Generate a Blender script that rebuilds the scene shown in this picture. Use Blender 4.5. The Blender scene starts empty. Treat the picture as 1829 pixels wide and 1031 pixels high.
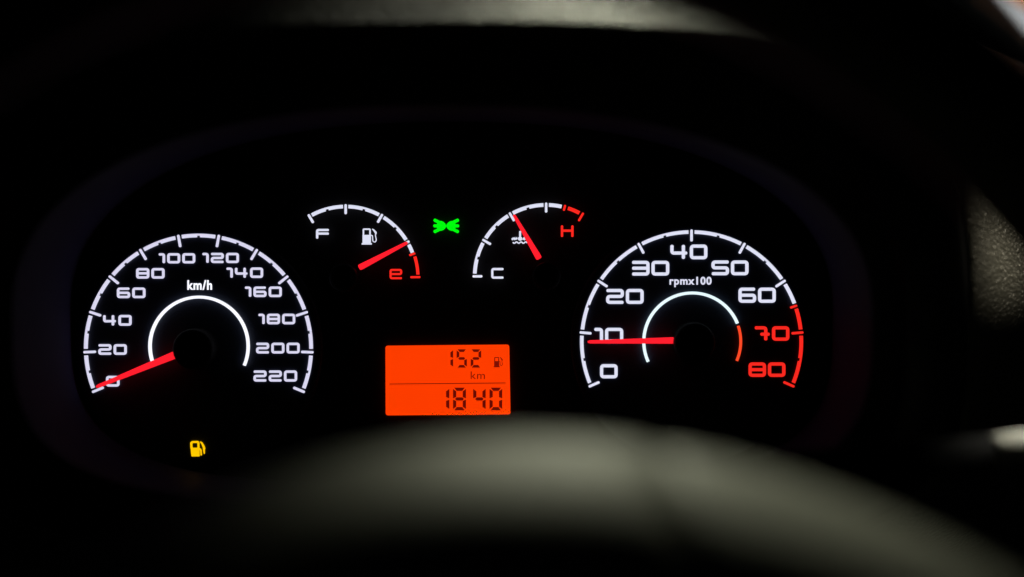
import bpy, bmesh, math, random
from mathutils import Matrix, Vector
random.seed(4)

# ------------------------------------------------------------------ camera, world, lamps
SC = bpy.context.scene
S = 4200.0            # photograph pixels per metre on the dial plane
D = 0.60              # metres from lens to dial plane
CX, CY = 914.5, 515.5
ROLL = math.radians(0.6)
cd = bpy.data.cameras.new('camera'); cam = bpy.data.objects.new('camera', cd)
SC.collection.objects.link(cam)
cd.sensor_width = 36.0
cd.lens = 36.0 * D / (1829 / S)
cd.clip_start = 0.01; cd.clip_end = 50
cd.dof.use_dof = True; cd.dof.focus_distance = D; cd.dof.aperture_fstop = 1.9
cam.matrix_world = Matrix.Translation((0, -D, 0)) @ Matrix.Rotation(math.radians(90), 4, 'X') @ Matrix.Rotation(-ROLL, 4, 'Z')
SC.camera = cam
w = bpy.data.worlds.new('World'); SC.world = w; w.use_nodes = True
w.node_tree.nodes['Background'].inputs[0].default_value = (0.6, 0.65, 0.8, 1)
w.node_tree.nodes['Background'].inputs[1].default_value = 0.0006
SC.view_settings.view_transform = 'Standard'; SC.view_settings.look = 'None'
SC.view_settings.exposure = 0; SC.view_settings.gamma = 1
SC.cycles.use_denoising = True; SC.cycles.use_adaptive_sampling = False; SC.cycles.denoising_input_passes = 'RGB_ALBEDO'
SC.cycles.max_bounces = 6

def spot(name, loc, target, power, size, blend, radius, col):
    l = bpy.data.lights.new(name, 'SPOT'); l.energy = power; l.spot_size = math.radians(size)
    l.spot_blend = blend; l.shadow_soft_size = radius; l.color = col
    o = bpy.data.objects.new(name, l); SC.collection.objects.link(o)
    o.location = loc
    o.rotation_euler = (Vector(target) - Vector(loc)).to_track_quat('-Z', 'Y').to_euler()
    return o
# light through the windscreen from above, one through the side window, and three added spots
spot('windscreen_light', (0.06, 0.50, 0.75), (0.040, -0.30, -0.034), 26, 9.2, 1.0, 0.03, (0.97, 1.0, 0.74))
spot('hood_spot', (0.10, 0.25, 0.84), (0.026, -0.06, 0.12), 6.2, 15.5, 1.0, 0.03, (0.99, 1.0, 0.78))  # split off the windscreen light, added to give the hood top its own pool
spot('side_window_light', (0.80, -0.25, 0.30), (0.214, -0.014, 0.046), 100, 6.8, 1.0, 0.02, (1.0, 0.90, 0.66))
spot('stalk_tip_spot', (0.70, -0.05, 0.55), (0.182, -0.125, -0.056), 160, 2.6, 1.0, 0.02, (1.0, 0.98, 0.84))  # added narrow spot that only brightens the stalk tip
spot('pillar_spot', (0.75, -0.30, 0.60), (0.320, 0.32, 0.185), 34, 14, 1.0, 0.03, (0.95, 0.98, 1.0))  # added unseen source to light the pillar trim

# ------------------------------------------------------------------ helpers
def P(px, py, Y=0.0):
    """world X, Z of a place measured in the photograph, at depth Y"""
    dx, dy = (px - CX) / S, -(py - CY) / S
    c, s = math.cos(-ROLL), math.sin(-ROLL)
    k = (D + Y) / D
    return ((dx * c - dy * s) * k, (dx * s + dy * c) * k)

def nodes(m):
    m.use_nodes = True
    nt = m.node_tree; nt.nodes.clear()
    return nt, nt.nodes, nt.links
def emit(name, col, strength=1.0, vary=0.0):
    m = bpy.data.materials.new(name); nt, N, L = nodes(m)
    o = N.new('ShaderNodeOutputMaterial'); e = N.new('ShaderNodeEmission')
    e.inputs[0].default_value = (*col, 1); e.inputs[1].default_value = strength
    if vary:
        tc = N.new('ShaderNodeTexCoord'); nz = N.new('ShaderNodeTexNoise'); nz.inputs['Scale'].default_value = 60
        mr = N.new('ShaderNodeMapRange'); mr.inputs[3].default_value = strength * (1 - vary); mr.inputs[4].default_value = strength * (1 + vary)
        L.new(tc.outputs['Object'], nz.inputs['Vector']); L.new(nz.outputs['Fac'], mr.inputs[0]); L.new(mr.outputs[0], e.inputs[1])
    L.new(e.outputs[0], o.inputs[0]); return m
def plastic(name, col, rough, bump=0.0, scale=900, spec=0.5, detail='noise', dist=0.0004):
    m = bpy.data.materials.new(name); nt, N, L = nodes(m)
    o = N.new('ShaderNodeOutputMaterial'); b = N.new('ShaderNodeBsdfPrincipled')
    b.inputs['Base Color'].default_value = (*col, 1); b.inputs['Roughness'].default_value = rough
    b.inputs['Specular IOR Level'].default_value = spec
    tc = N.new('ShaderNodeTexCoord')
    if bump:
        if detail == 'noise':
            t = N.new('ShaderNodeTexNoise'); t.inputs['Scale'].default_value = scale; out = t.outputs['Fac']
        else:
            t = N.new('ShaderNodeTexVoronoi'); t.inputs['Scale'].default_value = scale; t.feature = 'SMOOTH_F1'; out = t.outputs['Distance']
        L.new(tc.outputs['Object'], t.inputs['Vector'])
        bp = N.new('ShaderNodeBump'); bp.inputs['Strength'].default_value = bump; bp.inputs['Distance'].default_value = dist
        L.new(out, bp.inputs['Height']); L.new(bp.outputs[0], b.inputs['Normal'])
    n2 = N.new('ShaderNodeTexNoise'); n2.inputs['Scale'].default_value = 35; n2.inputs['Detail'].default_value = 6
    mr = N.new('ShaderNodeMapRange'); mr.inputs[3].default_value = max(0.02, rough - 0.07); mr.inputs[4].default_value = min(1, rough + 0.07)
    L.new(tc.outputs['Object'], n2.inputs['Vector']); L.new(n2.outputs['Fac'], mr.inputs[0]); L.new(mr.outputs[0], b.inputs['Roughness'])
    L.new(b.outputs[0], o.inputs[0]); return m

M_WHITE = emit('backlit_white', (0.70, 0.69, 0.88))
M_TACHW = emit('backlit_cool_white', (0.74, 0.76, 0.92))
M_RING = emit('ring_white', (0.90, 0.92, 1.0), 1.15)
M_RINGC = emit('ring_cool_white', (0.78, 0.95, 1.0), 1.1)
M_RED = emit('backlit_red', (0.96, 0.022, 0.014))
M_RRED = emit('ring_red', (1.0, 0.07, 0.02))
M_NEEDLE = emit('needle_red', (1.0, 0.013, 0.026), 1.05)
M_ORANGE = emit('display_orange', (1.0, 0.046, 0.0), 1.0, 0.04)
M_SEG = emit('display_segment', (0.13, 0.003, 0.001))
M_SEGT = emit('display_thin_segment', (0.21, 0.005, 0.001))
M_GREEN = emit('lamp_green', (0.0, 0.95, 0.004))
M_AMBER = emit('lamp_amber', (1.0, 0.56, 0.0), 1.05, 0.2)
M_FACE = plastic('dial_face_black', (0.018, 0.023, 0.040), 0.55, 0.15, 3000, 0.25)
M_PLATE = plastic('plate_black', (0.004, 0.004, 0.005), 0.6, 0.1, 2000, 0.2)
M_CAP = plastic('cap_black', (0.003, 0.003, 0.004), 0.6, 0.0, 1, 0.08)
M_WALL = plastic('shroud_black', (0.030, 0.027, 0.058), 0.65, 0.25, 1400, 0.02)
M_HOOD = plastic('hood_grained', (0.08, 0.08, 0.070), 0.42, 1.0, 700, 0.5, 'voronoi', 0.0011)
M_FASCIA = plastic('fascia_black', (0.010, 0.010, 0.011), 0.6, 0.3, 900, 0.3)
M_HUB = plastic('wheel_cover_grey', (0.28, 0.28, 0.24), 0.6, 0.4, 900, 0.35)
M_RIM = plastic('rim_leather_black', (0.014, 0.014, 0.014), 0.6, 0.6, 700, 0.35, 'voronoi', 0.0004)
M_STALK = plastic('stalk_black', (0.003, 0.003, 0.003), 0.75, 0.2, 900, 0.08)
M_SILVER = plastic('stalk_silver', (0.55, 0.55, 0.48), 0.4, 0.1, 900, 0.5)
M_PILLAR = plastic('pillar_trim', (0.5, 0.52, 0.52), 0.7, 0.3, 500, 0.3)
M_TAN = plastic('tan_cloth', (0.55, 0.22, 0.09), 0.85, 0.4, 400, 0.2)

def obj(name, verts, faces, mat, parent=None, smooth=False, loc=(0, 0, 0)):
    me = bpy.data.meshes.new(name); me.from_pydata([tuple(v) for v in verts], [], faces); me.validate()
    bm = bmesh.new(); bm.from_mesh(me); bmesh.ops.recalc_face_normals(bm, faces=bm.faces); bm.to_mesh(me); bm.free()
    me.materials.append(mat)
    if smooth:
        for p in me.polygons: p.use_smooth = True
    o = bpy.data.objects.new(name, me); SC.collection.objects.link(o)
    o.location = loc
    if parent: o.parent = parent
    return o
def thing(name, label, cat, loc=(0, 0, 0), group=None):
    o = bpy.data.objects.new(name, None); o.empty_display_size = 0.01; SC.collection.objects.link(o); o.location = loc
    o['label'] = label; o['category'] = cat
    if group: o['group'] = group
    return o

class Shape:
    """flat shapes drawn in photograph pixels, laid as thin raised solids at depth Y in front of a thing's origin"""
    def __init__(self, Y=-0.0006, base=-0.00005):
        self.v = []; self.f = []; self.Y = Y; self.base = base; self.n = 0
    def pt(self, p, y): 
        x, z = P(p[0], p[1], y); return (x, y, z)
    def strip(self, A, B, closed=False):
        y = self.Y - 0.00002 * self.n; self.n += 1
        n = len(A); b = len(self.v)
        for p in A: self.v.append(self.pt(p, y))
        for p in B: self.v.append(self.pt(p, y))
        # foot vertices keep the plan of the front so the sides stand square to the dial
        for q in list(self.v[b:b + 2 * n]): self.v.append((q[0], self.base, q[2]))
        m = n if closed else n - 1
        for i in range(m):
            j = (i + 1) % n
            self.f.append((b + i, b + j, b + n + j, b + n + i))
            self.f.append((b + i, b + j, b + 2 * n + j, b + 2 * n + i))
            self.f.append((b + n + i, b + n + j, b + 3 * n + j, b + 3 * n + i))
        if not closed:
            for i in (0, n - 1):
                self.f.append((b + i, b + n + i, b + 3 * n + i, b + 2 * n + i))
        return self
    def stroke(self, pts, wd, fillet=0.0, closed=False, cap=True):
        pts = [Vector(p) for p in pts]; out = []
        n = len(pts)
        for i, p in enumerate(pts):
            if not closed and i in (0, n - 1): out.append(p); continue
            a = (pts[i - 1] - p); c = (pts[(i + 1) % n] - p)
            r = min(fillet, a.length * .49, c.length * .49)
            if r < 0.05: out.append(p); continue
            a0 = p + a.normalized() * r; c0 = p + c.normalized() * r
            for k in range(6):
                t = k / 5; out.append(a0 * (1 - t) ** 2 + p * 2 * t * (1 - t) + c0 * t * t)
        m = len(out); A = []; B = []; h = wd / 2
        def nrm(d): return Vector((-d.y, d.x))
        for i, p in enumerate(out):
            if closed: d0 = out[i] - out[i - 1]; d1 = out[(i + 1) % m] - out[i]
            else:
                d0 = out[i] - out[i - 1] if i else out[1] - out[0]
                d1 = out[i + 1] - out[i] if i < m - 1 else d0
            d0 = d0.normalized(); d1 = d1.normalized()
            nn = nrm(d0) + nrm(d1); nn.normalize()
            k = h / max(0.45, nn.dot(nrm(d0)))
            A.append(p + nn * k); B.append(p - nn * k)
        if not closed and cap:
            d = (out[1] - out[0]).normalized(); e = (out[-1] - out[-2]).normalized()
            ca = [(out[0] - d * h * .8 * math.sin(t) + nrm(d) * h * math.cos(t), out[0] - d * h * .8 * math.sin(t) - nrm(d) * h * math.cos(t)) for t in (1.35, 1.0, .5)]
            cb = [(out[-1] + e * h * .8 * math.sin(t) + nrm(e) * h * math.cos(t), out[-1] + e * h * .8 * math.sin(t) - nrm(e) * h * math.cos(t)) for t in (.5, 1.0, 1.35)]
            A = [c[0] for c in ca] + A + [c[0] for c in cb]; B = [c[1] for c in ca] + B + [c[1] for c in cb]
        return self.strip(A, B, closed)
    def arc(self, c, r0, r1, a0, a1, notch=None, nd=0.45, nw=2.6):
        """annular piece, degrees counter-clockwise from three o'clock; notch = angle of a small cut in the inner edge"""
        n = max(3, int(abs(a1 - a0) / 2) + 2)
        an = [(a0 + (a1 - a0) * i / (n - 1), r0) for i in range(n)]
        if notch is not None:
            hw = math.degrees(nw / r0); s = 1 if a1 > a0 else -1
            an = [q for q in an if abs(q[0] - notch) > hw * 1.05]
            rn = r0 + (r1 - r0) * nd
            an += [(notch - s * hw, r0), (notch - s * hw * .98, rn), (notch + s * hw * .98, rn), (notch + s * hw, r0)]
            an.sort(key=lambda q: q[0] * s)
        cs = lambda a, r: (c[0] + r * math.cos(math.radians(a)), c[1] - r * math.sin(math.radians(a)))
        return self.strip([cs(a, r) for a, r in an], [cs(a, r1) for a, r in an])
    def tick(self, c, r0, r1, a, wd):
        d = Vector((math.cos(math.radians(a)), -math.sin(math.radians(a)))); c = Vector(c)
        return self.stroke([c + d * (r0 + wd * .25), c + d * (r1 - wd * .25)], wd)
    def poly(self, pts):
        """simple filled outline, fanned as a strip between its two halves"""
        n = len(pts) // 2
        return self.strip(pts[:n], list(reversed(pts[n:2 * n])))
    def build(self, name, mat, parent):
        lx, ly, lz = parent.location
        return obj(name, [(x - lx, y - ly, z - lz) for x, y, z in self.v], self.f, mat, parent)

# square-shouldered numerals: strokes in a unit box, x to the right, y down
def glyph(ch):
    if ch == '0': return [([(0, 0), (1, 0), (1, 1), (0, 1)], True)]
    if ch == '1': return [([(0, 0), (1, 0), (1, 1)], False)]
    if ch == '2': return [([(0, 0), (1, 0), (1, .5), (0, .5), (0, 1), (1, 1)], False)]
    if ch == '3': return [([(0, 0), (1, 0), (1, 1), (0, 1)], False), ([(0, .5), (.92, .5)], False)]
    if ch == '4': return [([(0, 0), (0, .6), (.98, .6)], False), ([(.8, .0), (.8, 1)], False)]
    if ch == '5': return [([(1, 0), (0, 0), (0, .5), (1, .5), (1, 1), (0, 1)], False)]
    if ch == '6': return [([(.95, 0), (0, 0), (0, 1), (1, 1), (1, .5), (.1, .5)], False)]
    if ch == '7': return [([(0, 0), (.78, 0), (.78, 1)], False), ([(.45, .56), (1, .56)], False)]
    if ch == '8': return [([(0, 0), (1, 0), (1, 1), (0, 1)], True), ([(.08, .5), (.92, .5)], False)]
    if ch == 'F': return [([(1, 0), (0, 0), (0, 1)], False), ([(.08, .46), (1, .46)], False)]
    if ch == 'e': return [([(.1, .5), (1, .5), (1, 0), (0, 0), (0, 1), (1, 1)], False)]
    if ch == 'C': return [([(1, 0), (0, 0), (0, 1), (1, 1)], False)]
    if ch == 'H': return [([(0, 0), (0, 1)], False), ([(1, 0), (1, 1)], False), ([(.05, .45), (.95, .45)], False)]
def write(txt, x0, x1, y0, y1, wd, mat, parent, name='numeral', gap=None, label=None):
    sh = Shape(); h = wd / 2
    wt = [0.5 if c == '1' else (0.9 if c == '7' else 1.0) for c in txt]
    gap = gap if gap is not None else wd * .95
    unit = (x1 - x0 - gap * (len(txt) - 1)) / sum(wt); x = x0
    for c, k in zip(txt, wt):
        gw = unit * k
        for pts, cl in glyph(c):
            sh.stroke([(x + h + p[0] * (gw - wd), y0 + h + p[1] * (y1 - y0 - wd)) for p in pts], wd, fillet=wd * .75, closed=cl)
        x += gw + gap
    o = sh.build(name, mat, parent)
    if label: o['label'] = label
    return o
def lettering(txt, x0, x1, y0, y1, mat, parent, name='unit_text', bold=0.0, Y=-0.0004):
    cu = bpy.data.curves.new('lettering', 'FONT'); cu.body = txt; cu.size = 1; cu.offset = bold; cu.extrude = 0.02; cu.resolution_u = 4
    cu.space_character = 1.12
    t = bpy.data.objects.new('lettering', cu); SC.collection.objects.link(t)
    bpy.context.view_layer.update()
    me = bpy.data.meshes.new_from_object(t.evaluated_get(bpy.context.evaluated_depsgraph_get()))
    bpy.data.objects.remove(t)
    vs = [v.co.copy() for v in me.vertices]
    ax, bx = min(v.x for v in vs), max(v.x for v in vs); ay, by = min(v.y for v in vs), max(v.y for v in vs)
    lx, ly, lz = parent.location
    out = []
    for v in vs:
        px = x0 + (v.x - ax) / (bx - ax) * (x1 - x0); py = y1 - (v.y - ay) / (by - ay) * (y1 - y0)
        y = Y if v.z > 0 else Y + 0.0003
        x, z = P(px, py, Y); out.append((x - lx, y - ly, z - lz))
    return obj(name, out, [tuple(p.vertices) for p in me.polygons], mat, parent)
def lathe(name, prof, mat, parent, loc=(0, 0, 0), n=48):
    """profile (radius, y) turned about the dial axis"""
    v = []; f = []
    for r, y in prof:
        for i in range(n):
            a = 2 * math.pi * i / n; v.append((r * math.cos(a), y, r * math.sin(a)))
    for k in range(len(prof) - 1):
        for i in range(n):
            j = (i + 1) % n; f.append((k * n + i, k * n + j, (k + 1) * n + j, (k + 1) * n + i))
    f.append(tuple(range((len(prof) - 1) * n, len(prof) * n)))
    return obj(name, v, f, mat, parent, True, loc)
def needle(root, tip, w0, w1, parent, Y=-0.0065):
    sh = Shape(Y, Y + 0.0018)
    r, t = Vector(root), Vector(tip); d = (t - r).normalized(); n = Vector((-d.y, d.x))
    L = (t - r).length
    A = []; B = []
    for k, f in ((0, .55), (.012, .9), (.04, 1), (.5, None), (.97, None), (1, .6)):
        ww = (w0 + (w1 - w0) * k) / 2
        if f and k < .5: ww *= f
        if k == 1: ww *= .55
        A.append(r + d * L * k + n * ww); B.append(r + d * L * k - n * ww)
    sh.strip(A, B)
    return sh.build('needle', M_NEEDLE, parent)
def sl(v): return v / S

# ------------------------------------------------------------------ instrument cluster shell and dashboard hood
def ring_curve(cx, cy, hw, ht, hb, n, Y0, N=120, side=None):
    """rounded opening; side = depth its flanks are raked back to"""
    out = []
    for i in range(N):
        a = 2 * math.pi * i / N; c, s = math.cos(a), math.sin(a)
        x = cx + hw * math.copysign(abs(c) ** (2 / n), c)
        m = n if s > 0 else max(n, 3.6)
        x = cx + hw * math.copysign(abs(c) ** (2 / m), c)
        y = cy - (ht if s > 0 else hb) * math.copysign(abs(s) ** (2 / m), s)
        Y = Y0 if side is None else side + (Y0 - side) * max(0.0, s) ** .8
        X, Z = P(x, y, Y); out.append((X, Y, Z))
    return out
def loft(name, rings, mat, parent, smooth=True):
    v = [p for r in rings for p in r]; n = len(rings[0]); f = []
    for k in range(len(rings) - 1):
        for i in range(n):
            j = (i + 1) % n; f.append((k * n + i, k * n + j, (k + 1) * n + j, (k + 1) * n + i))
    lx, ly, lz = parent.location if parent else (0, 0, 0)
    return obj(name, [(x - lx, y - ly, z - lz) for x, y, z in v], f, mat, parent, smooth)

cl = thing('instrument_cluster', 'black recessed instrument housing that surrounds all four lit gauges', 'instrument panel', (P(790, 560)[0], 0, P(790, 880)[1]))
pl = ring_curve(790, 560, 800, 400, 380, 2.3, 0.003)
me_v = pl + [(x, 0.006, z) for x, y, z in pl]; n_ = len(pl)
o = obj('back_plate', [(x - cl.location.x, y, z - cl.location.z) for x, y, z in me_v],
        [tuple(range(n_)), tuple(range(n_, 2 * n_))] + [(i, (i + 1) % n_, n_ + (i + 1) % n_, n_ + i) for i in range(n_)], M_PLATE, cl)
LIP = (790, 560, 762, 365, 335, 2.3)
def lipring(grow, Y): return ring_curve(LIP[0], LIP[1], LIP[2] + grow, LIP[3] + grow, LIP[4] + grow, LIP[5], Y)
wall_back = [(x, 0.0025, z) for x, y, z in lipring(24, -0.08)]
loft('shroud_wall', [wall_back, [(x, -0.04, z) for x, y, z in lipring(13, -0.08)], lipring(3, -0.078), lipring(6, -0.0805)], M_WALL, cl)

da = thing('dashboard', 'dark grained dashboard hood arching over the instrument gauges', 'dashboard', (P(790, 560)[0], 0.1, -0.25))
loft('hood_fascia', [lipring(7, -0.0805), lipring(40, -0.083), lipring(62, -0.084), lipring(66, -0.0865), lipring(72, -0.0875),
      ring_curve(790, 560, 912, 480, 420, 2.7, -0.094, side=-.055), ring_curve(790, 560, 939, 509, 440, 3.0, -0.099, side=-.036)], M_FASCIA, da)
loft('hood_cover', [ring_curve(790, 560, 940, 510, 441, 3.0, -0.0995, side=-.0355), ring_curve(790, 560, 946, 516, 446, 3.0, -0.1005, side=-.0365), ring_curve(790, 560, 956, 524, 450, 3.0, -0.099, side=-.035),
      ring_curve(790, 560, 1000, 560, 470, 2.9, -0.075, side=-.022), ring_curve(790, 560, 1090, 620, 500, 2.5, -0.02, side=0.004), ring_curve(790, 560, 1230, 690, 560, 2.0, 0.06),
      ring_curve(790, 560, 1420, 640, 640, 2.0, 0.16), ring_curve(790, 560, 1500, 560, 700, 2.0, 0.30)], M_HOOD, da)

# ------------------------------------------------------------------ speedometer
def gauge(name, label, cat, c, r_face, cap_r, cap_h=0.0115):
    g = thing(name, label, cat, (P(*c)[0], 0, P(*c)[1]), 'gauges of the instrument panel')
    lathe('dial_face', [(sl(r_face) + .0012, 0.0028), (sl(r_face) + .0012, 0.0006), (sl(r_face), 0.0), (sl(r_face) * .5, 0.0)], M_FACE, g, n=96)
    if cap_r:
        r = sl(cap_r)
        lathe('needle_cap', [(r, -0.0002), (r, -cap_h * .85), (r * .92, -cap_h), (r * .5, -cap_h - .0004)], M_CAP, g)
    return g
C1 = (354.3, 622.0)
sp = gauge('speedometer', 'round white-lit speedometer reading zero kilometres per hour, scale up to 220', 'speedometer', C1, 216, 36)
A0, ST = 202.5, 20.46
for i in range(12):
    a = A0 - ST * i
    Shape().tick(C1, 184, 205, a, 4.4).build('tick', M_WHITE, sp)
    if i < 11:
        g = math.degrees(6.0 / 200)
        Shape().arc(C1, 198, 204.5, a - g, a - ST + g, a - ST / 2).build('scale_segment', M_WHITE, sp)
for txt, x0, x1, y0, y1 in (('0', 189.2, 213, 671.6, 690.8), ('20', 175.4, 226, 615, 634), ('40', 184, 234.6, 562.8, 582), ('60', 208.7, 259.3, 513.8, 532.7),
        ('80', 243, 293.5, 479, 497.8), ('100', 283, 348.3, 452.4, 470.6), ('120', 361, 426.4, 451.8, 470), ('140', 404, 469.6, 478, 496.6),
        ('160', 437, 503, 512, 530.8), ('180', 461, 527, 560.6, 579.4), ('200', 457.2, 535, 612.4, 631.6), ('220', 452.6, 530.4, 662, 681.8)):
    write(txt, x0, x1, y0, y1, 4.2, M_WHITE, sp)
Shape(-0.0016).arc((354.9, 618.6), 85.3, 90.3, 201, -23).build('inner_ring', M_RING, sp)
lettering('km/h', 334.5, 378.5, 500.5, 518, M_RING, sp, bold=0.027)
needle((317, 632), (171.5, 691.5), 13.5, 6, sp)

# ------------------------------------------------------------------ tachometer
C2 = (1235.3, 610.7)
ta = gauge('tachometer', 'round rev counter with white scale turning red at 70 and 80', 'tachometer', C2, 211, 36)
A0, ST = 203.6, 28.4
for i in range(9):
    a = A0 - ST * i; red = i >= 7
    o = Shape().tick(C2, 180, 200, a, 4.4).build('tick', M_RED if red else M_TACHW, ta)
    if red: o['label'] = 'red scale tick'
    if i < 8:
        g = math.degrees(5.6 / 195)
        if i == 6:
            am = a - ST / 2
            Shape().arc(C2, 193, 199.3, a - g, am + g * .9).build('scale_segment', M_TACHW, ta)
            Shape().tick(C2, 187, 199, am, 4.0).build('tick', M_RED, ta)['label'] = 'short red scale tick'
            Shape().arc(C2, 193, 199.3, am - g * .9, a - ST + g).build('scale_segment', M_RED, ta)['label'] = 'red scale segment'
        else:
            o = Shape().arc(C2, 193, 199.3, a - g, a - ST + g, a - ST / 2).build('scale_segment', M_RED if i == 7 else M_TACHW, ta)
            if i == 7: o['label'] = 'red scale segment'
for txt, x0, x1, y0, y1 in (('0', 1071.8, 1103.2, 650.7, 676), ('10', 1061, 1113.2, 585.8, 612), ('20', 1082.7, 1149.7, 516.3, 543), ('30', 1128.6, 1195.4, 466, 492.4),
        ('40', 1197.5, 1263.5, 437, 463.2), ('50', 1271, 1337, 465.4, 491.8), ('60', 1319.3, 1385.7, 514, 541), ('70', 1347.9, 1410, 583, 608.8), ('80', 1337.3, 1403, 647.6, 673.4)):
    write(txt, x0, x1, y0, y1, 5.6, M_RED if txt in ('70', '80') else M_TACHW, ta, label='red numeral' if txt in ('70', '80') else None, gap=3.6)
C2i = (1237, 610.3)
Shape(-0.0016).arc(C2i, 84.3, 89.3, 204.5, 22).build('inner_ring', M_RINGC, ta)
Shape(-0.0016).arc(C2i, 84.6, 88.6, 18.8, -23.5).build('inner_ring', M_RRED, ta)['label'] = 'orange-red end of the inner ring'
lettering('rpmx100', 1196, 1271, 494.5, 513, M_TACHW, ta, bold=0.027)
needle((1207, 608.3), (1050, 611), 11.5, 5.5, ta)

# ------------------------------------------------------------------ fuel gauge and temperature gauge
def pump(sh, x0, x1, y0, y1, wd):
    """petrol pump pictogram: frame round a window, solid lower body, base and hose"""
    w_, h_ = x1 - x0, y1 - y0
    bx = x0 + w_ * .60
    sh.stroke([(x0 + wd * .6 + w_ * .04, y0 + h_ * .42), (x0 + wd * .6 + w_ * .04, y0 + wd / 2), (bx - wd * .6, y0 + wd / 2), (bx - wd * .6, y0 + h_ * .42)], wd, fillet=wd * .6, cap=False)
    sh.strip([(x0 + w_ * .04, y0 + h_ * .40), (x0 + w_ * .04, y1 - wd * .4)], [(bx, y0 + h_ * .40), (bx, y1 - wd * .4)])
    sh.strip([(x0 - w_ * .02, y1 - wd), (x0 - w_ * .02, y1)], [(bx + w_ * .06, y1 - wd), (bx + w_ * .06, y1)])
    sh.stroke([(bx, y0 + h_ * .42), (x0 + w_ * .70, y0 + h_ * .44), (x0 + w_ * .73, y0 + h_ * .80), (x0 + w_ * .86, y0 + h_ * .86), (x0 + w_ * .97, y0 + h_ * .74),
               (x0 + w_ * .90, y0 + h_ * .42), (x0 + w_ * .93, y0 + h_ * .30)], wd * .62, fillet=wd * 1.2)
    sh.strip([(x0 + w_ * .68, y0 + h_ * .01), (x0 + w_ * .80, y0 + h_ * .05), (x0 + w_ * .98, y0 + h_ * .22), (x0 + w_ * .98, y0 + h_ * .34)],
             [(x0 + w_ * .68, y0 + h_ * .06), (x0 + w_ * .76, y0 + h_ * .14), (x0 + w_ * .86, y0 + h_ * .28), (x0 + w_ * .90, y0 + h_ * .36)])
    return sh
C3 = (617.3, 496.5)
fu = gauge('fuel_gauge', 'small quarter-arc fuel gauge with F and red e, needle near empty', 'fuel gauge', C3, 0.5, 25, 0.0098)
for a in (120.5, 90, 60, 30): Shape().tick(C3, 114.5, 131, a, 4.3).build('tick', M_TACHW, fu)
g = math.degrees(4.9 / 128)
for a, b, nt in ((120.5, 90, 105.2), (90, 60, 75), (60, 30, 45), (30, 19.5, None)):
    Shape().arc(C3, 124.3, 130.6, a - g, b + g * (1 if nt else .55), nt).build('scale_segment', M_TACHW, fu)
Shape().tick(C3, 121, 131.5, 19.5, 4).build('tick', M_RED, fu)['label'] = 'short red scale tick'
Shape().arc(C3, 126.5, 132, 17.2, 2.6).build('scale_segment', M_RED, fu)['label'] = 'red scale segment'
Shape().tick(C3, 116, 133, 0.6, 3.8).build('tick', M_RED, fu)['label'] = 'red scale tick'
write('F', 564.4, 587.6, 409, 426.8, 3.9, M_TACHW, fu, 'letter')
write('e', 695.8, 718.2, 480.5, 498.9, 3.7, M_RED, fu, 'letter', label='red letter e')
pump(Shape(), 646.4, 673, 408.2, 437, 2.6).build('pump_symbol', M_TACHW, fu)
needle((641, 478.5), (727.5, 433.2), 10.5, 5, fu, -0.0055)

C4 = (975.5, 493.7)
te = gauge('temperature_gauge', 'small arc coolant temperature gauge with C and red H, needle mid-scale', 'temperature gauge', C4, 0.5, 25, 0.0098)
for a in (180, 150, 120, 90): Shape().tick(C4, 114.5, 131, a, 4.3).build('tick', M_TACHW, te)
for a, b, nt in ((180, 150, 165), (150, 120, 135), (120, 90, 105), (90, 75.5, None)):
    Shape().arc(C4, 124.3, 130.8, a - g, b + g * (1 if nt else .9), nt).build('scale_segment', M_TACHW, te)
Shape().tick(C4, 122, 131.5, 75, 4).build('tick', M_RED, te)['label'] = 'short red scale tick'
Shape().arc(C4, 124.5, 131, 72.3, 62.3).build('scale_segment', M_RED, te)['label'] = 'red scale segment'
Shape().tick(C4, 115, 131, 59.6, 4).build('tick', M_RED, te)['label'] = 'red scale tick'
write('C', 877.3, 899.7, 478.8, 498, 4.0, M_TACHW, te, 'letter')
write('H', 1001.8, 1024.5, 402.3, 423.8, 4.2, M_RED, te, 'letter', label='red letter H')
sh = Shape()
wave = lambda x0, x1, y, ph=0: [(x0 + (x1 - x0) * i / 14, y + 1.3 * math.sin(i * 1.35 + ph)) for i in range(15)]
sh.stroke(wave(914.5, 923.5, 426.5), 2.2); sh.stroke(wave(916.5, 941, 433.4), 2.2); sh.stroke(wave(934, 942, 426.5, 1), 2.2)
sh.stroke([(929, 414), (929, 426)], 3.6)
sh.strip([(929 + 4 * math.cos(t), 426.5 + 3.6 * math.sin(t)) for t in [math.pi * k / 8 for k in range(9)]], [(929 + 4 * math.cos(t), 426.5 - 3.6 * math.sin(t)) for t in [math.pi * k / 8 for k in range(9)]])
sh.build('coolant_symbol', M_TACHW, te)
needle((963.5, 462.5), (917.5, 383.5), 11, 5, te, -0.0055)

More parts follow.
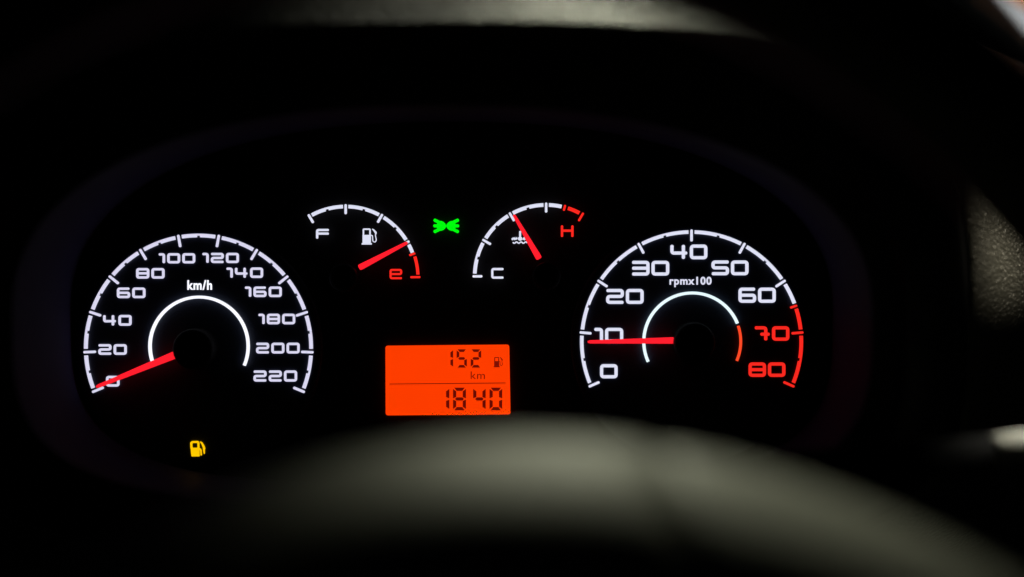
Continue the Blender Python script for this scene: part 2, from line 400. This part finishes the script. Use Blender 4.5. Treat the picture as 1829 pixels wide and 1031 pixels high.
# ------------------------------------------------------------------ lamps on the panel
gl = thing('side_light_indicator', 'bright green side-light symbol glowing between the two small gauges', 'indicator lamp', (P(797, 403.5)[0], 0, P(797, 403.5)[1]))
for s, name in ((-1, 'lamp_symbol'), (1, 'lamp_symbol')):
    sh = Shape(); cx = 797
    ts = [math.pi * k / 10 for k in range(11)]
    pr = [(1.2, 1.4), (3, 4.6), (6, 7.4), (10, 8.8), (14, 8.6), (17.5, 6.5)]
    sh.strip([(cx + s * (x - 1), 403.6 - h) for x, h in pr], [(cx + s * (x - 1), 403.6 + h) for x, h in pr])
    for y0, y1 in ((-4.5, -10.2), (0, 0), (4.5, 10.2)):
        sh.stroke([(cx + s * 9, 403.6 + y0), (cx + s * (20.5 if y0 else 21), 403.6 + y1)], 5.8)
    sh.build(name, M_GREEN, gl)
wl = thing('fuel_warning_lamp', 'amber petrol pump warning light glowing below the speedometer', 'warning lamp', (P(353, 801)[0], 0, P(353, 815)[1]))
sh = Shape()
sh.stroke([(341.8, 801), (341.4, 790), (354, 789.6), (354.4, 801)], 3.6, fillet=2.5, cap=False)
sh.strip([(340.2, 800), (341, 808), (342, 815.5)], [(356.2, 800), (356.2, 807), (356, 815.5)])
sh.stroke([(357, 802), (358.8, 804.5), (359.2, 813)], 2.4, fillet=2)
sh.strip([(357.5, 788.6), (361, 790.5), (364.5, 796), (366.4, 801), (365.6, 803), (365.4, 811)], [(357.2, 790), (359.8, 794), (361.8, 799), (362.4, 802), (362.8, 806), (364, 811)])
sh.build('pump_symbol', M_AMBER, wl)

# ------------------------------------------------------------------ trip computer display
tr = thing('trip_display', 'glowing orange display reading 152 km above 1840', 'display', (P(800, 680)[0], 0.003, P(800, 742)[1]))
c_ = [(688.4, 617.6), (909.6, 615.6), (911.8, 740.6), (688.8, 742.2)]
def rrect(c, r, Y):
    out = []
    for i in range(4):
        p = Vector(c[i]); a = (Vector(c[i - 1]) - p).normalized() * r; b = (Vector(c[(i + 1) % 4]) - p).normalized() * r
        for k in range(6):
            t = k / 5; q = (p + a) * (1 - t) ** 2 + p * 2 * t * (1 - t) + (p + b) * t * t
            X, Z = P(q.x, q.y, Y); out.append((X - tr.location.x, Y - tr.location.y, Z - tr.location.z))
    return out
f0, f1 = rrect(c_, 5, 0.0006), rrect(c_, 5, 0.0028); n_ = len(f0)
obj('screen', f0 + f1, [tuple(range(n_))] + [(i, (i + 1) % n_, n_ + (i + 1) % n_, n_ + i) for i in range(n_)], M_ORANGE, tr)
SEGS = {'0': 'abcdef', '1': 'bc', '2': 'abged', '4': 'fgbc', '5': 'afgcd', '8': 'abcdefg'}
def digit(ch, x0, x1, y0, y1, th, mat):
    sh = Shape(0.0003, 0.0005); W, H = x1 - x0, y1 - y0; m = y0 + H / 2; q = th * .16; h = th / 2
    for s in SEGS[ch]:
        if s in 'ad':
            yo, yi = (y0, y0 + th) if s == 'a' else (y1, y1 - th)
            sh.strip([(x0 + q * 2.6, yo), (x0 + th + q, yi)], [(x1 - q * 2.6, yo), (x1 - th - q, yi)])
        elif s == 'g':
            sh.strip([(x0 + h + q, m), (x0 + th + q * .6, m - h), (x1 - th - q * .6, m - h), (x1 - h - q, m)], [(x0 + h + q, m), (x0 + th + q * .6, m + h), (x1 - th - q * .6, m + h), (x1 - h - q, m)])
        else:
            xo, xi = (x1, x1 - th) if s in 'bc' else (x0, x0 + th)
            ya, yb = (y0, m) if s in 'bf' else (y1, m); d = 1 if s in 'bf' else -1
            sh.strip([(xo, ya + d * q * 2.6), (xo, yb - d * q * 1.4)], [(xi, ya + d * (th + q)), (xi, yb - d * (h + q * .8))])
    return sh.build('digit', mat, tr)
for ch, x0, x1 in (('1', 791, 809.2), ('5', 815.6, 833.8), ('2', 840.8, 859.4)): digit(ch, x0, x1, 624.2, 656.8, 4.6, M_SEG)
for ch, x0, x1 in (('1', 779.5, 802.4), ('8', 809.2, 832.2), ('4', 845.2, 867.4), ('0', 874.4, 897)): digit(ch, x0, x1, 692.7, 733, 5.6, M_SEG)
pump(Shape(0.0003, 0.0005), 882, 898, 638, 656.2, 1.5).build('pump_symbol', M_SEGT, tr)
Shape(0.0003, 0.0005).stroke([(696.4, 686.2), (902.4, 684.3)], 1.5).build('divider_line', M_SEGT, tr)
lettering('km', 840.7, 866, 663.8, 677, M_SEGT, tr, Y=0.0003)

# ------------------------------------------------------------------ steering wheel
DW = 0.33; YW = DW - D
wx, wz = P(740, 1320, YW)
sw = thing('steering_wheel', 'dark blurred steering wheel with grey centre cover in front of gauges', 'steering wheel', (wx, YW, wz))
R_, r_ = 0.1970, 0.0170
v = []; f = []; n1, n2 = 128, 20
for i in range(n1):
    a = 2 * math.pi * i / n1
    for j in range(n2):
        b = 2 * math.pi * j / n2; rr = R_ + r_ * math.cos(b)
        v.append((rr * math.cos(a), r_ * 1.1 * math.sin(b), rr * math.sin(a)))
for i in range(n1):
    for j in range(n2):
        f.append((i * n2 + j, ((i + 1) % n1) * n2 + j, ((i + 1) % n1) * n2 + (j + 1) % n2, i * n2 + (j + 1) % n2))
obj('rim', v, f, M_RIM, sw, True)
TURN = math.radians(9.6)          # the wheel stands slightly turned
def top(x): return .0654 - x * x / .42 - 8 * x ** 4
DH = 0.29; KH = DH / DW; hx, hz = P(740, 1320, DH - D); hx -= wx; hz -= wz      # the cover stands proud of the rim, nearer the driver
def pillow(name, xa, xb, zlow, mat, bulge, edge):
    """padded panel: rounded top shoulder rolling over to the face that looks at the driver, sides rolled in at both ends"""
    v = []; f = []; nu, nv = 40, 22
    for i in range(nu + 1):
        x = xa + (xb - xa) * i / nu
        e = min(1.0, min(x - xa, xb - x) / edge); e = math.sqrt(max(0, 1 - (1 - e) ** 2))
        zt = top(x) - (1 - e) * 0.0010; e = .62 + .38 * e
        zb = zlow(x)
        for j in range(nv + 1):
            t = j / nv
            if t < .6:
                a = (t / .6) * math.pi * .5
                z = zt - bulge + bulge * math.cos(a) ** .9 if a < math.pi / 2 else zt - bulge
                y = 0.028 - (0.028 + 0.022 * e) * math.sin(a)
            else:
                k = (t - .6) / .4
                z = (zt - bulge) * (1 - k) + zb * k
                y = -0.022 * e - 0.012 * e * math.sin(k * math.pi)
            v.append((hx + KH * (x * math.cos(TURN) - z * math.sin(TURN)), y * KH + DH - DW, hz + KH * (x * math.sin(TURN) + z * math.cos(TURN))))
    for i in range(nu):
        for j in range(nv):
            q = i * (nv + 1) + j; f.append((q, q + nv + 1, q + nv + 2, q + 1))
    return obj(name, v, f, mat, sw, True)
pillow('airbag_cover', -.0695, .0695, lambda x: -.085 + 3.0 * x * x, M_HUB, .034, .008)
for s in (-1, 1):
    a, b = sorted((s * .0705, s * .192))
    pillow('spoke', a, b, lambda x: -.035 + .03 * (abs(x) - .06) / .13, M_HUB, .034, .008)

# ------------------------------------------------------------------ stalk, pillar
def tube(name, prof, p0, p1, mat, parent, n=24):
    p0, p1 = Vector(p0), Vector(p1); ax = (p1 - p0).normalized(); u = ax.orthogonal().normalized(); vv = ax.cross(u)
    v = []; f = []
    for t, r in prof:
        c = p0 + (p1 - p0) * t
        for i in range(n):
            a = 2 * math.pi * i / n; q = c + u * r * math.cos(a) + vv * r * math.sin(a)
            v.append(tuple(q - Vector(parent.location)))
    for k in range(len(prof) - 1):
        for i in range(n):
            j = (i + 1) % n; f.append((k * n + i, k * n + j, (k + 1) * n + j, (k + 1) * n + i))
    f.append(tuple(range(n))); f.append(tuple(range((len(prof) - 1) * n, len(prof) * n)))
    return obj(name, v, f, mat, parent, True)
YS = -0.125
q0, q1, q2, q3 = [P(px, py, YS) for px, py in ((1250, 862), (1770, 803), (1905, 789), (1925, 787))]
st = thing('wiper_stalk', 'black column stalk with pale grey tip beside the gauges', 'stalk', (q0[0], YS, q0[1]))
tube('shaft', [(0, .009), (.5, .0065), (1, .0052)], (q0[0], YS, q0[1]), (q1[0], YS, q1[1]), M_STALK, st)
tube('tip', [(0, .0040), (.03, .0048), (.12, .0052), (.9, .0056), (1, .0045)], (q1[0], YS, q1[1]), (q2[0], YS, q2[1]), M_SILVER, st)
tube('end_cap', [(0, .0048), (.7, .0045), (1, .002)], (q2[0], YS, q2[1]), (q3[0], YS, q3[1]), M_STALK, st)
YP = 0.32
a0, a1 = P(1560, -260, YP), P(1990, 160, YP)
pi_ = thing('windscreen_pillar', 'pale grey windscreen pillar trim beyond the wheel rim', 'pillar', (a1[0], YP, a1[1]))
def slab(name, pts, thick, mat, parent, YP=YP):
    n = len(pts); v = [(P(*p, YP)[0], YP, P(*p, YP)[1]) for p in pts]; v += [(x, y + thick, z) for x, y, z in v]
    lx, ly, lz = parent.location
    return obj(name, [(x - lx, y - ly, z - lz) for x, y, z in v], [tuple(range(n)), tuple(range(n, 2 * n))] + [(i, (i + 1) % n, n + (i + 1) % n, n + i) for i in range(n)], mat, parent)
slab('trim_panel', [(1560, -260), (1680, -200), (1835, 0), (2000, 90), (2010, 200), (1850, 110), (1720, 0)], 0.03, M_PILLAR, pi_)
be = thing('seat_belt', 'orange-tan strap beside the pale pillar trim', 'strap', (P(1900, 30, 0.28)[0], 0.28, P(1900, 30, 0.28)[1]))
slab('webbing', [(1690, -220), (1800, -220), (2010, 60), (2010, 130), (1800, -6)], 0.004, M_TAN, be, 0.28)
